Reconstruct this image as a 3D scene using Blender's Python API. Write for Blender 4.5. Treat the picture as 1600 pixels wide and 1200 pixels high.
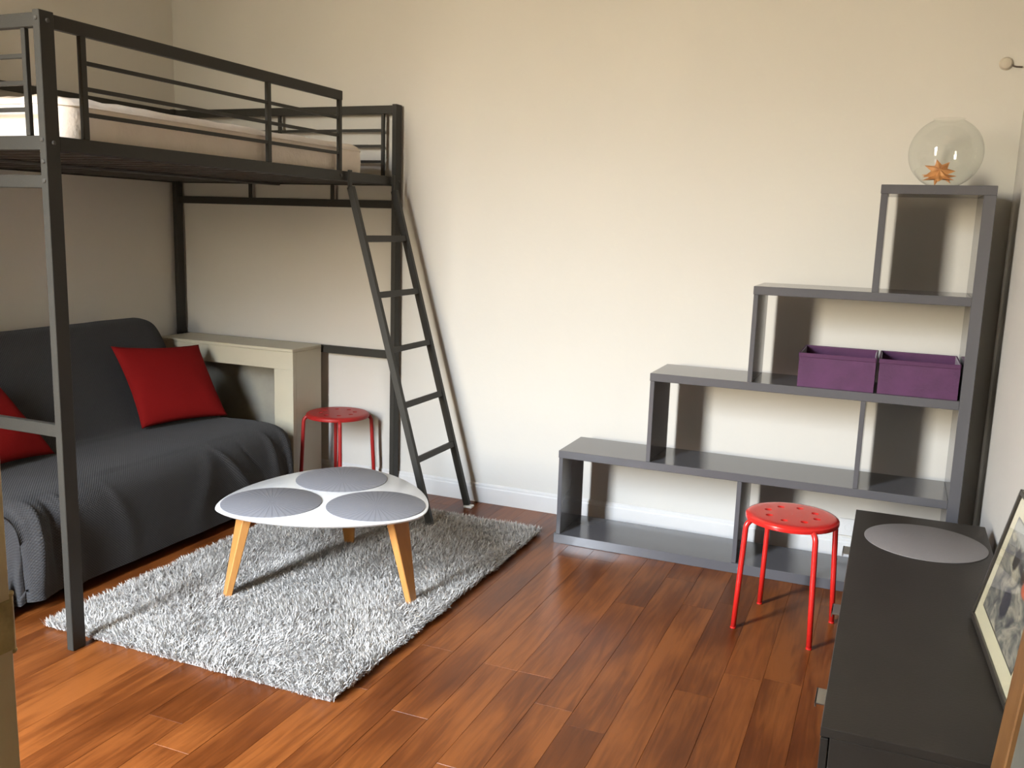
import bpy, bmesh, math, random
import numpy as np
from mathutils import Vector, Matrix, noise
for o in list(bpy.data.objects): bpy.data.objects.remove(o)
S = bpy.context.scene
COL = S.collection
PI = math.pi

# ------------------------------------------------------------------ camera
CAM = Vector((2.511, -4.426, 1.507))
yaw, pitch, roll = .393, -.172, .032
fw = Vector((-math.sin(yaw)*math.cos(pitch), math.cos(yaw)*math.cos(pitch), math.sin(pitch)))
rt = Vector((math.cos(yaw), math.sin(yaw), 0)); up = rt.cross(fw)
r2 = rt*math.cos(roll)+up*math.sin(roll); u2 = -rt*math.sin(roll)+up*math.cos(roll)
cd = bpy.data.cameras.new('camera'); cam = bpy.data.objects.new('camera', cd); COL.objects.link(cam)
M4 = Matrix((r2, u2, -fw)).transposed().to_4x4(); M4.translation = CAM
cam.matrix_world = M4
cd.sensor_width = 36; cd.lens = 1424.5/1600*36; cd.clip_start = .02
S.camera = cam

# ------------------------------------------------------------------ light
W = bpy.data.worlds.new('daylight'); S.world = W; W.use_nodes = True
def sky():      # overcast sky above sunless warm facades across the courtyard
    nt = W.node_tree; N = nt.nodes; L = nt.links; bg = N['Background']
    tc = N.new('ShaderNodeTexCoord'); sp = N.new('ShaderNodeSeparateXYZ'); L.new(tc.outputs['Generated'], sp.inputs[0])
    cr = N.new('ShaderNodeValToRGB'); e = cr.color_ramp.elements
    L.new(sp.outputs[2], cr.inputs[0])
    e[0].position = 0; e[0].color = (.26, .225, .16, 1)
    e[1].position = .42; e[1].color = (1.45, 1.64, 1.90, 1)
    for p_, c_ in ((.01, (.36, .31, .22, 1)), (.045, (1.50, 1.27, .90, 1)), (.16, (.88, .83, .72, 1)), (.27, (1.25, 1.34, 1.46, 1))):
        k = e.new(p_); k.color = c_
    L.new(cr.outputs[0], bg.inputs[0]); bg.inputs[1].default_value = 50
sky()
WX0, WX1, WZ0, WZ1 = -.92, .10, .75, 3.40      # window opening in the rear wall
WY = -4.8
ld = bpy.data.lights.new('window_daylight', 'AREA'); ld.shape = 'RECTANGLE'
ld.size = WX1-WX0-.02; ld.size_y = WZ1-WZ0-.02; ld.cycles.is_portal = True
lo = bpy.data.objects.new('window_daylight', ld); COL.objects.link(lo)
lo.location = ((WX0+WX1)/2, WY-.43, (WZ0+WZ1)/2); lo.rotation_euler = (math.radians(90), 0, 0)   # portal: guides the sky light in, gives none itself

vs = S.view_settings
vs.view_transform = 'Standard'; vs.look = 'None'; vs.gamma = 1; vs.exposure = 1.02; vs.use_curve_mapping = False

# ------------------------------------------------------------------ materials
def mat(name, col, rough=.5, metal=0, spec=.5, bump=0, bscale=50, var=0, vscale=3, coat=0, sheen=0, col2=None, coords='Object', bstretch=(1,1,1)):
    m = bpy.data.materials.new(name); m.use_nodes = True; nt = m.node_tree; N = nt.nodes; L = nt.links
    b = N['Principled BSDF']; b.inputs['Base Color'].default_value = (*col, 1)
    b.inputs['Roughness'].default_value = rough; b.inputs['Metallic'].default_value = metal
    b.inputs['Specular IOR Level'].default_value = spec
    b.inputs['Coat Weight'].default_value = coat; b.inputs['Coat Roughness'].default_value = .08
    b.inputs['Sheen Weight'].default_value = sheen
    tc = N.new('ShaderNodeTexCoord')
    if var or col2:
        n = N.new('ShaderNodeTexNoise'); n.inputs['Scale'].default_value = vscale; n.inputs['Detail'].default_value = 5
        L.new(tc.outputs[coords], n.inputs['Vector'])
        r = N.new('ShaderNodeMix'); r.data_type = 'RGBA'
        c2 = col2 or tuple(c*(1-var) for c in col)
        r.inputs[6].default_value = (*col, 1); r.inputs[7].default_value = (*c2, 1)
        mr = N.new('ShaderNodeMapRange'); mr.inputs[1].default_value = .35; mr.inputs[2].default_value = .65
        L.new(n.outputs[0], mr.inputs[0]); L.new(mr.outputs[0], r.inputs[0]); L.new(r.outputs[2], b.inputs['Base Color'])
    if bump:
        mp = N.new('ShaderNodeMapping'); mp.inputs['Scale'].default_value = bstretch
        L.new(tc.outputs[coords], mp.inputs[0])
        n2 = N.new('ShaderNodeTexNoise'); n2.inputs['Scale'].default_value = bscale; n2.inputs['Detail'].default_value = 4
        L.new(mp.outputs[0], n2.inputs['Vector'])
        bp = N.new('ShaderNodeBump'); bp.inputs['Strength'].default_value = bump; bp.inputs['Distance'].default_value = .004
        L.new(n2.outputs[0], bp.inputs['Height']); L.new(bp.outputs[0], b.inputs['Normal'])
    return m

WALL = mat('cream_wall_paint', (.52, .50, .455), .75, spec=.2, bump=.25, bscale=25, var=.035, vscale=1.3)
WALLL = mat('left_wall_paint_lifted', (.60, .57, .515), .75, spec=.2, bump=.25, bscale=25, var=.035, vscale=1.3)  # copy of the wall paint, lightened to lift brightness under the bed
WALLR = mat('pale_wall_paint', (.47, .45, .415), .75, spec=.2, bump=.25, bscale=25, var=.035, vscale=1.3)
CEIL = mat('ceiling_paint', (.60, .575, .52), .8, spec=.2)
SKIRT = mat('skirting_paint', (.55, .54, .52), .4, var=.04, vscale=6)
MANTEL = mat('ivory_gloss_paint', (.47, .435, .33), .35, var=.05, vscale=5, bump=.1, bscale=20)
DARKBACK = mat('olive_grey_panel', (.36, .34, .28), .6, col2=(.24, .225, .185), vscale=4)  # dark olive-grey, mottled
METAL = mat('charcoal_powder_coat', (.028, .026, .021), .5, bump=.15, bscale=250, spec=.3)
BOLT = mat('dark_bolt', (.055, .052, .046), .4, metal=.3)
GREYLAQ = mat('grey_gloss_lacquer', (.090, .088, .093), .15, spec=.6, var=.06, vscale=5)
CABINET = mat('charcoal_laminate', (.030, .025, .020), .42, spec=.3, var=.14, vscale=7, bump=.12, bscale=120)
CABFRONT = mat('charcoal_front', (.026, .023, .019), .35, var=.1, vscale=8)
RED = mat('red_enamel', (.52, .016, .012), .25, spec=.5, coat=.3)
RED_SHADED = mat('red_enamel_shaded', (.30, .014, .012), .42, spec=.35)  # same red enamel with the far stool's shade painted in
BLACKP = mat('black_plastic', (.02, .02, .02), .5)
WHITEP = mat('white_plastic', (.8, .78, .72), .4)
STEEL = mat('brushed_steel', (.55, .54, .5), .3, metal=1)
BRASS = mat('aged_brass', (.62, .50, .24), .4, metal=.7, col2=(.26, .20, .09), vscale=22)
WTOP = mat('white_table_lacquer', (.72, .72, .71), .22, coat=.2)
CREAMD = mat('cream_door_paint', (.69, .57, .36), .35, col2=(.63, .51, .31), vscale=9, bump=.12, bscale=35)
MATT = mat('mattress_ticking', (.72, .64, .56), .9, bump=.6, bscale=60, var=.06, vscale=8)
PURPLE = mat('purple_fabric', (.070, .017, .064), .8, sheen=.3, bump=.4, bscale=90, var=.2, vscale=12)
PURPLED = mat('purple_fabric_rim', (.058, .014, .052), .8, bump=.3, bscale=90)
AMBER = mat('orange_dried_star', (.58, .27, .09), .6, col2=(.38, .15, .05), vscale=30, bump=.6, bscale=60)
FRAMEB = mat('black_frame_wood', (.022, .018, .014), .3)
MATB = mat('cream_mount_board', (.74, .68, .46), .8)
BROWNW = mat('brown_frame_wood', (.20, .095, .03), .45, col2=(.14, .062, .018), vscale=12, bump=.2, bscale=40, bstretch=(1, 1, .1))
GREYB = mat('grey_green_board', (.15, .15, .125), .6, var=.2, vscale=15)
SLATW = mat('dark_slat_metal', (.045, .040, .035), .5)
TWIRE = mat('dark_wire', (.08, .06, .05), .5)

def wood_floor():
    m = bpy.data.materials.new('red_stained_oak'); m.use_nodes = True; nt = m.node_tree; N = nt.nodes; L = nt.links
    b = N['Principled BSDF']
    geo = N.new('ShaderNodeNewGeometry'); oi = N.new('ShaderNodeObjectInfo')
    add = N.new('ShaderNodeVectorMath'); add.operation = 'MULTIPLY_ADD'
    cx = N.new('ShaderNodeCombineXYZ'); L.new(oi.outputs['Random'], cx.inputs[0]); L.new(oi.outputs['Random'], cx.inputs[1])
    L.new(cx.outputs[0], add.inputs[0]); add.inputs[1].default_value = (37, 91, 0); L.new(geo.outputs['Position'], add.inputs[2])
    mp = N.new('ShaderNodeMapping'); mp.inputs['Scale'].default_value = (44, 3.0, 1); L.new(add.outputs[0], mp.inputs[0])
    n1 = N.new('ShaderNodeTexNoise'); n1.inputs['Scale'].default_value = 1; n1.inputs['Detail'].default_value = 6; n1.inputs['Distortion'].default_value = 1.2
    L.new(mp.outputs[0], n1.inputs['Vector'])
    mp2 = N.new('ShaderNodeMapping'); mp2.inputs['Scale'].default_value = (5, 1.6, 1); L.new(add.outputs[0], mp2.inputs[0])
    n2 = N.new('ShaderNodeTexNoise'); n2.inputs['Scale'].default_value = 1; n2.inputs['Detail'].default_value = 3
    L.new(mp2.outputs[0], n2.inputs['Vector'])
    mx = N.new('ShaderNodeMath'); mx.operation = 'MULTIPLY_ADD'; L.new(n1.outputs[0], mx.inputs[0]); mx.inputs[1].default_value = .6
    L.new(n2.outputs[0], mx.inputs[2])
    m3 = N.new('ShaderNodeMath'); m3.operation = 'MULTIPLY_ADD'; L.new(oi.outputs['Random'], m3.inputs[0]); m3.inputs[1].default_value = .16; sb = N.new('ShaderNodeMath'); sb.operation = 'SUBTRACT'; sb.inputs[1].default_value = .035; L.new(mx.outputs[0], sb.inputs[0]); L.new(sb.outputs[0], m3.inputs[2])
    cr = N.new('ShaderNodeValToRGB'); e = cr.color_ramp.elements
    e[0].position = .50; e[0].color = (.060, .0145, .0030, 1); e[1].position = 1.0; e[1].color = (.195, .058, .0125, 1)
    k = cr.color_ramp.elements.new(.76); k.color = (.108, .0285, .0060, 1)
    L.new(m3.outputs[0], cr.inputs[0]); L.new(cr.outputs[0], b.inputs['Base Color'])
    rr = N.new('ShaderNodeMapRange'); rr.inputs[3].default_value = .24; rr.inputs[4].default_value = .40
    L.new(n2.outputs[0], rr.inputs[0]); L.new(rr.outputs[0], b.inputs['Roughness'])
    b.inputs['Specular IOR Level'].default_value = .22
    bp = N.new('ShaderNodeBump'); bp.inputs['Strength'].default_value = .25; bp.inputs['Distance'].default_value = .002
    L.new(mx.outputs[0], bp.inputs['Height']); L.new(bp.outputs[0], b.inputs['Normal'])
    return m
OAK = wood_floor()

def leg_wood():
    m = mat('honey_leg_wood', (.60, .29, .085), .4)
    nt = m.node_tree; N = nt.nodes; L = nt.links; b = N['Principled BSDF']
    tc = N.new('ShaderNodeTexCoord'); mp = N.new('ShaderNodeMapping'); mp.inputs['Scale'].default_value = (60, 60, 5)
    L.new(tc.outputs['Object'], mp.inputs[0]); n = N.new('ShaderNodeTexNoise'); n.inputs['Scale'].default_value = 1; L.new(mp.outputs[0], n.inputs['Vector'])
    r = N.new('ShaderNodeMix'); r.data_type = 'RGBA'; r.inputs[6].default_value = (.50, .235, .065, 1); r.inputs[7].default_value = (.38, .16, .04, 1)
    L.new(n.outputs[0], r.inputs[0]); L.new(r.outputs[2], b.inputs['Base Color'])
    return m
LEGW = leg_wood()

def cloth_weave(name, c1, c2, scale, strength, rough=.85, sheen=.25):
    m = mat(name, c1, rough, sheen=sheen, spec=.08); nt = m.node_tree; N = nt.nodes; L = nt.links; b = N['Principled BSDF']
    uv = N.new('ShaderNodeUVMap')
    mp = N.new('ShaderNodeMapping'); mp.inputs['Scale'].default_value = (scale, scale, 1); L.new(uv.outputs[0], mp.inputs[0])
    s = N.new('ShaderNodeSeparateXYZ'); L.new(mp.outputs[0], s.inputs[0])
    def sn(i):
        k = N.new('ShaderNodeMath'); k.operation = 'SINE'; L.new(s.outputs[i], k.inputs[0]); return k
    a, c = sn(0), sn(1)
    p = N.new('ShaderNodeMath'); p.operation = 'MULTIPLY'; L.new(a.outputs[0], p.inputs[0]); L.new(c.outputs[0], p.inputs[1])
    q = N.new('ShaderNodeMapRange'); q.inputs[1].default_value = -1; L.new(p.outputs[0], q.inputs[0])
    r = N.new('ShaderNodeMix'); r.data_type = 'RGBA'; r.inputs[6].default_value = (*c1, 1); r.inputs[7].default_value = (*c2, 1)
    L.new(q.outputs[0], r.inputs[0]); L.new(r.outputs[2], b.inputs['Base Color'])
    bp = N.new('ShaderNodeBump'); bp.inputs['Strength'].default_value = strength; bp.inputs['Distance'].default_value = .003
    L.new(p.outputs[0], bp.inputs['Height']); L.new(bp.outputs[0], b.inputs['Normal'])
    return m
THROW = cloth_weave('charcoal_waffle_throw', (.035, .033, .032), (.054, .053, .054), 2*PI/.012, .35, .85, .05)
CUSH = cloth_weave('red_cushion_cotton', (.165, .006, .006), (.20, .008, .007), 2*PI/.006, .25, .85, .0)

def placemat_mat(name, c1, c2, rays):
    m = mat(name, c1, .55); nt = m.node_tree; N = nt.nodes; L = nt.links; b = N['Principled BSDF']
    tc = N.new('ShaderNodeTexCoord')
    if rays:
        s = N.new('ShaderNodeSeparateXYZ'); L.new(tc.outputs['Object'], s.inputs[0])
        at = N.new('ShaderNodeMath'); at.operation = 'ARCTAN2'; L.new(s.outputs[1], at.inputs[0]); L.new(s.outputs[0], at.inputs[1])
        mu = N.new('ShaderNodeMath'); mu.operation = 'MULTIPLY'; mu.inputs[1].default_value = 46; L.new(at.outputs[0], mu.inputs[0])
        si = N.new('ShaderNodeMath'); si.operation = 'SINE'; L.new(mu.outputs[0], si.inputs[0])
        po = N.new('ShaderNodeMapRange'); po.inputs[1].default_value = .2; po.inputs[2].default_value = 1; L.new(si.outputs[0], po.inputs[0])
        h = po.outputs[0]
    else:
        n = N.new('ShaderNodeTexNoise'); n.inputs['Scale'].default_value = 180; L.new(tc.outputs['Object'], n.inputs['Vector']); h = n.outputs[0]
    r = N.new('ShaderNodeMix'); r.data_type = 'RGBA'; r.inputs[6].default_value = (*c1, 1); r.inputs[7].default_value = (*c2, 1)
    L.new(h, r.inputs[0]); L.new(r.outputs[2], b.inputs['Base Color'])
    bp = N.new('ShaderNodeBump'); bp.inputs['Strength'].default_value = .3; bp.inputs['Distance'].default_value = .001
    L.new(h, bp.inputs['Height']); L.new(bp.outputs[0], b.inputs['Normal'])
    return m
PMAT = placemat_mat('grey_rayed_placemat', (.20, .20, .215), (.17, .17, .185), True)
PMAT2 = placemat_mat('taupe_placemat', (.20, .185, .18), (.165, .15, .147), False)

def thin_glass(name, tint=(1, 1, 1), ior=1.45, rough=0.0):
    m = bpy.data.materials.new(name); m.use_nodes = True; nt = m.node_tree; N = nt.nodes; L = nt.links
    N.remove(N['Principled BSDF']); out = N['Material Output']
    t = N.new('ShaderNodeBsdfTransparent'); t.inputs[0].default_value = (*tint, 1)
    g = N.new('ShaderNodeBsdfGlossy'); g.inputs['Roughness'].default_value = rough
    lw = N.new('ShaderNodeLayerWeight'); lw.inputs[0].default_value = .5
    pw = N.new('ShaderNodeMath'); pw.operation = 'POWER'; pw.inputs[1].default_value = 5; L.new(lw.outputs['Facing'], pw.inputs[0])
    f = N.new('ShaderNodeMapRange'); f.inputs[3].default_value = ((ior-1)/(ior+1))**2*1.6; f.inputs[4].default_value = 1; L.new(pw.outputs[0], f.inputs[0])
    mx = N.new('ShaderNodeMixShader'); L.new(f.outputs[0], mx.inputs[0]); L.new(t.outputs[0], mx.inputs[1]); L.new(g.outputs[0], mx.inputs[2])
    L.new(mx.outputs[0], out.inputs[0]); return m
GLASS = thin_glass('clear_bowl_glass', (.95, .96, .95), 1.5, .03)
PGLASS = thin_glass('picture_glass', (.98, .98, .98), 1.35)

def art_print():
    m = mat('ink_print', (.45, .42, .33), .7); nt = m.node_tree; N = nt.nodes; L = nt.links; b = N['Principled BSDF']
    uv = N.new('ShaderNodeUVMap')
    n = N.new('ShaderNodeTexNoise'); n.inputs['Scale'].default_value = 5; n.inputs['Detail'].default_value = 7; n.inputs['Distortion'].default_value = 1.4
    L.new(uv.outputs[0], n.inputs['Vector'])
    cr = N.new('ShaderNodeValToRGB'); e = cr.color_ramp.elements
    e[0].position = .34; e[0].color = (.07, .07, .075, 1); e[1].position = .66; e[1].color = (.50, .46, .34, 1)
    k = e.new(.47); k.color = (.20, .195, .165, 1)
    L.new(n.outputs[0], cr.inputs[0])
    def blob(cx, cy, rx, ry):
        mp = N.new('ShaderNodeMapping'); mp.inputs['Location'].default_value = (-cx/rx, -cy/ry, 0); mp.inputs['Scale'].default_value = (1/rx, 1/ry, 1)
        L.new(uv.outputs[0], mp.inputs[0]); d = N.new('ShaderNodeVectorMath'); d.operation = 'LENGTH'; L.new(mp.outputs[0], d.inputs[0])
        r = N.new('ShaderNodeMapRange'); r.inputs[1].default_value = 1.1; r.inputs[2].default_value = .8; L.new(d.outputs['Value'], r.inputs[0]); return r.outputs[0]
    cur = cr.outputs[0]
    for (p, c) in (((.42, .30, .10, .16), (.035, .035, .05)), ((.30, .70, .07, .12), (.05, .045, .04)), ((.55, .66, .05, .07), (.05, .035, .03)), ((.68, .60, .09, .07), (.62, .13, .06)), ((.5, .93, .6, .1), (.42, .42, .38))):
        mx = N.new('ShaderNodeMix'); mx.data_type = 'RGBA'; L.new(blob(*p), mx.inputs[0]); L.new(cur, mx.inputs[6]); mx.inputs[7].default_value = (*c, 1); cur = mx.outputs[2]
    L.new(cur, b.inputs['Base Color']); return m
PRINT = art_print()

def pile_mat():
    m = mat('shaggy_pile', (.5, .48, .46), .75, sheen=.2); nt = m.node_tree; N = nt.nodes; L = nt.links; b = N['Principled BSDF']
    a = N.new('ShaderNodeAttribute'); a.attribute_name = 'tone'
    r = N.new('ShaderNodeMix'); r.data_type = 'RGBA'; r.inputs[6].default_value = (.27, .247, .215, 1); r.inputs[7].default_value = (.60, .57, .53, 1)
    L.new(a.outputs['Fac'], r.inputs[0]); L.new(r.outputs[2], b.inputs['Base Color']); return m
PILE = pile_mat(); PILE.node_tree.nodes['Principled BSDF'].inputs['Specular IOR Level'].default_value = .15
RUGB = mat('rug_backing', (.22, .20, .18), .9)

# ------------------------------------------------------------------ mesh helpers
class MB:
    def __init__(s): s.bm = bmesh.new()
    def box(s, x0, x1, y0, y1, z0, z1, bev=0, seg=1):
        r = bmesh.ops.create_cube(s.bm, size=1)['verts']
        for v in r:
            v.co = Vector(((x0+x1)/2+v.co.x*(x1-x0), (y0+y1)/2+v.co.y*(y1-y0), (z0+z1)/2+v.co.z*(z1-z0)))
        if bev:
            es = list({e for v in r for e in v.link_edges})
            bmesh.ops.bevel(s.bm, geom=es, offset=bev, segments=seg, affect='EDGES', profile=.5)
        return s
    def bar(s, p, q, w, h, upv=(0, 0, 1), w2=None, h2=None, bev=0):
        p = Vector(p); q = Vector(q); d = (q-p).normalized(); u = Vector(upv)
        sd = d.cross(u).normalized(); u = sd.cross(d).normalized()
        w2 = w2 or w; h2 = h2 or h; vs_ = []
        for c, ww, hh in ((p, w, h), (q, w2, h2)):
            for a, b in ((-1, -1), (1, -1), (1, 1), (-1, 1)):
                vs_.append(s.bm.verts.new(c+sd*a*ww/2+u*b*hh/2))
        fs = [(3, 2, 1, 0), (4, 5, 6, 7)]+[(i, (i+1) % 4, (i+1) % 4+4, i+4) for i in range(4)]
        for f in fs: s.bm.faces.new([vs_[i] for i in f])
        if bev:
            es = list({e for v in vs_ for e in v.link_edges})
            bmesh.ops.bevel(s.bm, geom=es, offset=bev, segments=1, affect='EDGES')
        return s
    def tube(s, pts, r, n=12, cap=True):
        pts = [Vector(p) for p in pts]; rings = []
        t0 = (pts[1]-pts[0]).normalized(); a = t0.orthogonal().normalized()
        for i, p in enumerate(pts):
            t = (pts[min(i+1, len(pts)-1)]-pts[max(i-1, 0)]).normalized()
            a = (a-t*a.dot(t)).normalized(); b = t.cross(a)
            rr = r[i] if isinstance(r, (list, tuple)) else r
            rings.append([s.bm.verts.new(p+(a*math.cos(2*PI*k/n)+b*math.sin(2*PI*k/n))*rr) for k in range(n)])
        for A, B in zip(rings, rings[1:]):
            for k in range(n): s.bm.faces.new((A[k], A[(k+1) % n], B[(k+1) % n], B[k]))
        if cap: s.bm.faces.new(rings[0][::-1]); s.bm.faces.new(rings[-1])
        return s
    def lathe(s, prof, c=(0, 0, 0), n=32, cap=True):
        c = Vector(c); rings = []
        for r, z in prof:
            rings.append([s.bm.verts.new(c+Vector((r*math.cos(2*PI*k/n), r*math.sin(2*PI*k/n), z))) for k in range(n)])
        for A, B in zip(rings, rings[1:]):
            for k in range(n): s.bm.faces.new((A[k], A[(k+1) % n], B[(k+1) % n], B[k]))
        if cap: s.bm.faces.new(rings[0][::-1]); s.bm.faces.new(rings[-1])
        return s
    def prism(s, outline, levels):          # levels: (scale, z)
        rings = [[s.bm.verts.new((x*k, y*k, z)) for x, y in outline] for k, z in levels]
        n = len(outline)
        for A, B in zip(rings, rings[1:]):
            for k in range(n): s.bm.faces.new((A[k], A[(k+1) % n], B[(k+1) % n], B[k]))
        s.bm.faces.new(rings[0][::-1]); s.bm.faces.new(rings[-1]); return s
    def build(s, name, m, parent=None, smooth=False, loc=None):
        bmesh.ops.recalc_face_normals(s.bm, faces=s.bm.faces)
        me = bpy.data.meshes.new(name); s.bm.to_mesh(me); s.bm.free()
        me.materials.append(m); o = bpy.data.objects.new(name, me); COL.objects.link(o)
        if smooth:
            for p in me.polygons: p.use_smooth = True
            if smooth == 'auto': me.set_sharp_from_angle(angle=math.radians(35))
        if loc: o.location = loc
        if parent: o.parent = parent
        return o
def empty(name, loc, rz=0):
    o = bpy.data.objects.new(name, None); COL.objects.link(o); o.location = loc; o.rotation_euler.z = rz
    o.empty_display_size = .1
    return o
def tag(o, label, cat, group=None):
    o['label'] = label; o['category'] = cat
    if group: o['group'] = group
    return o
def struct(o, label=None):
    o['kind'] = 'structure'
    if label: o['label'] = label
    return o
def copy_tree(o, parent=None):
    c = o.copy(); COL.objects.link(c)
    if parent: c.parent = parent
    for ch in list(o.children): copy_tree(ch, c)
    return c
def grid_mesh(name, P, m, parent=None, uv=None, close=False):
    """P: array [i][j] of 3-vectors"""
    ni, nj = len(P), len(P[0]); V = [tuple(P[i][j]) for i in range(ni) for j in range(nj)]; F = []
    for i in range(ni-1):
        for j in range(nj-1): F.append((i*nj+j, i*nj+j+1, (i+1)*nj+j+1, (i+1)*nj+j))
    return V, F

# ------------------------------------------------------------------ room shell
XL, XR, YR, ZC = -1.565, 2.93, WY, 3.6
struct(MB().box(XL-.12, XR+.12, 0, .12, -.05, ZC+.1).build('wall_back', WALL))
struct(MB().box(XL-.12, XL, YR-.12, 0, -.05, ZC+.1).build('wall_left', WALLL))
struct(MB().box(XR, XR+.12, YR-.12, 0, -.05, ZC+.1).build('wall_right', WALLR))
rw = MB()
rw.box(XL, WX0, YR-.42, YR, -.05, ZC+.1).box(WX1, XR, YR-.42, YR, -.05, ZC+.1)
rw.box(WX0, WX1, YR-.42, YR, -.05, WZ0).box(WX0, WX1, YR-.42, YR, WZ1, ZC+.1)
struct(rw.build('wall_rear', mat('darkened_rear_wall_paint', (.40, .375, .335), .8)))  # unseen wall, colour darkened to cut the light bounced into the room
struct(MB().box(XL, XR, YR, 0, ZC, ZC+.1).build('ceiling', CEIL))
wf = MB()
wf.box(WX0-.06, WX0, YR-.02, YR+.03, WZ0-.06, WZ1+.06, .004).box(WX1, WX1+.06, YR-.02, YR+.03, WZ0-.06, WZ1+.06, .004)
wf.box(WX0, WX1, YR-.02, YR+.03, WZ1, WZ1+.06, .004).box(WX0-.08, WX1+.08, YR-.02, YR+.06, WZ0-.06, WZ0-.02, .004)
win = struct(wf.build('window_1', CREAMD), 'tall window in the rear wall with an added unseen cream shutter half open')
MB().bar((WX0+.01, YR+.02, (WZ0+WZ1)/2), (WX0+.62, YR+.50, (WZ0+WZ1)/2), .03, WZ1-WZ0-.02, bev=.003).build('baffle', CREAMD, win)  # unseen panel added to block part of the window and dim the left side

def skirting(name, p0, p1, nrm, m):
    # stepped profile extruded along the wall
    prof = [(0, 0), (.015, 0), (.015, .082), (.011, .088), (.011, .098), (.004, .106), (0, .106)]
    b = MB(); p0 = Vector(p0); p1 = Vector(p1); nrm = Vector(nrm); R = []
    for p in (p0, p1): R.append([b.bm.verts.new(p+nrm*a+Vector((0, 0, z))) for a, z in prof])
    n = len(prof)
    for k in range(n): b.bm.faces.new((R[0][k], R[0][(k+1) % n], R[1][(k+1) % n], R[1][k]))
    b.bm.faces.new(R[0]); b.bm.faces.new(R[1][::-1])
    return struct(b.build(name, m))
skirting('baseboard_back', (XL, 0, 0), (XR, 0, 0), (0, -1, 0), SKIRT)
skirting('baseboard_left', (XL, YR, 0), (XL, -.02, 0), (1, 0, 0), SKIRT)
skirting('baseboard_right', (XR, YR, 0), (XR, -.02, 0), (-1, 0, 0), SKIRT)

# floor: sub-floor + single planks
floor = struct(MB().box(XL-.05, XR+.05, YR-.05, .05, -.06, -.014).build('floor', mat('subfloor', (.03, .012, .006), .8)))
rng = random.Random(7)
PWID = .13
fixed = {1.038: -1.68, 1.517: -.99, 1.378: -1.71, 1.18: -2.12}
x = 1.70-PWID*math.ceil((1.70-XL)/PWID)
k = 0
while x < XR:
    xa, xb = max(x, XL), min(x+PWID, XR)
    if xb-xa > .01:
        ys = []; y = YR-rng.uniform(0, .9)
        while y < 0:
            L_ = rng.choice((.85, 1.1, 1.35, 1.6))*rng.uniform(.92, 1.08); ys.append(y); y += L_
        ys.append(.001+y)
        for f, fy in fixed.items():
            if abs(x-f) < .07:
                i = min(range(1, len(ys)), key=lambda i: abs(ys[i]-fy)); ys[i] = fy
        for a, b_ in zip(ys, ys[1:]):
            a2, b2 = max(a, YR), min(b_, 0)
            if b2-a2 < .03: continue
            g = .0002; c = .0007
            mb = MB(); bm = mb.bm
            x0, x1, y0, y1 = xa+g, xb-g, a2+g, b2-g
            dz = rng.uniform(-.0004, .0004)
            lo_ = [bm.verts.new(p) for p in ((x0, y0, -.014), (x1, y0, -.014), (x1, y1, -.014), (x0, y1, -.014))]
            mi = [bm.verts.new(p) for p in ((x0, y0, dz-.0008), (x1, y0, dz-.0008), (x1, y1, dz-.0008), (x0, y1, dz-.0008))]
            tp = [bm.verts.new(p) for p in ((x0+c, y0+c, dz), (x1-c, y0+c, dz), (x1-c, y1-c, dz), (x0+c, y1-c, dz))]
            bm.faces.new(tp)
            for A, B in ((lo_, mi), (mi, tp)):
                for q in range(4): bm.faces.new((A[q], A[(q+1) % 4], B[(q+1) % 4], B[q]))
            mb.build('plank', OAK, floor)
    x += PWID

# open cream door leaf at the left edge, close to the camera
dl = struct(MB().box(1.523, 1.566, -4.50, -3.70, .01, 2.15, .0015).build('door_1', CREAMD), 'cream painted door leaf standing open at the left edge')
hz = 1.012
MB().tube([(1.558, -3.699, hz-.032), (1.558, -3.699, hz+.036)], .0075, 14).box(1.566, 1.568, -3.735, -3.700, hz-.03, hz+.034).build('hinge', BRASS, dl, 'auto')
for z_ in (hz-.037, hz+.036):
    MB().lathe([(.004, 0), (.0085, .001), (.0085, .004), (.004, .005)], (1.558, -3.699, z_), 12).build('hinge_cap', BRASS, dl, 'auto')

# ------------------------------------------------------------------ stepped shelf
sh = empty('step_shelf', (1.109, -.431, 0))
tag(sh, 'glossy dark grey staircase shelf of four stepped tiers against back wall', 'shelf')
shp = Vector((1.109, -.431, 0))
def part(name, x0, x1, y0, y1, z0, z1, m, root, bev=.0015):
    o = Vector(root.location)
    return MB().box(x0-o.x, x1-o.x, y0-o.y, y1-o.y, z0-o.z, z1-o.z, bev).build(name, m, root)
SY0, SY1 = -.431, -.101
XS = [1.109, 1.530, 1.957, 2.423]; SR = 2.836; T = [.459, .871, 1.286, 1.715]; VT = .020; BT = .036; RP = .045
part('shelf_board', 1.099, SR, SY0-.004, SY1, 0, .046, GREYLAQ, sh)
for i in range(4):
    xr_ = SR-RP if i < 3 else SR
    part('shelf_board', XS[i]-.002, xr_, SY0, SY1, T[i]-BT, T[i], GREYLAQ, sh)
    zb = .046 if i == 0 else T[i-1]
    part('side_panel', XS[i], XS[i]+VT+(.006 if i == 3 else 0), SY0+.002, SY1, zb, T[i]-BT, GREYLAQ, sh)
part('side_panel', SR-RP, SR, SY0+.001, SY1, .046, T[3]-BT, GREYLAQ, sh)
part('divider', 1.948, 1.948+VT, SY0+.003, SY1, .046, T[0]-BT, GREYLAQ, sh)
part('divider', 2.424, 2.424+VT, SY0+.003, SY1, T[0], T[1]-BT, GREYLAQ, sh)

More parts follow.
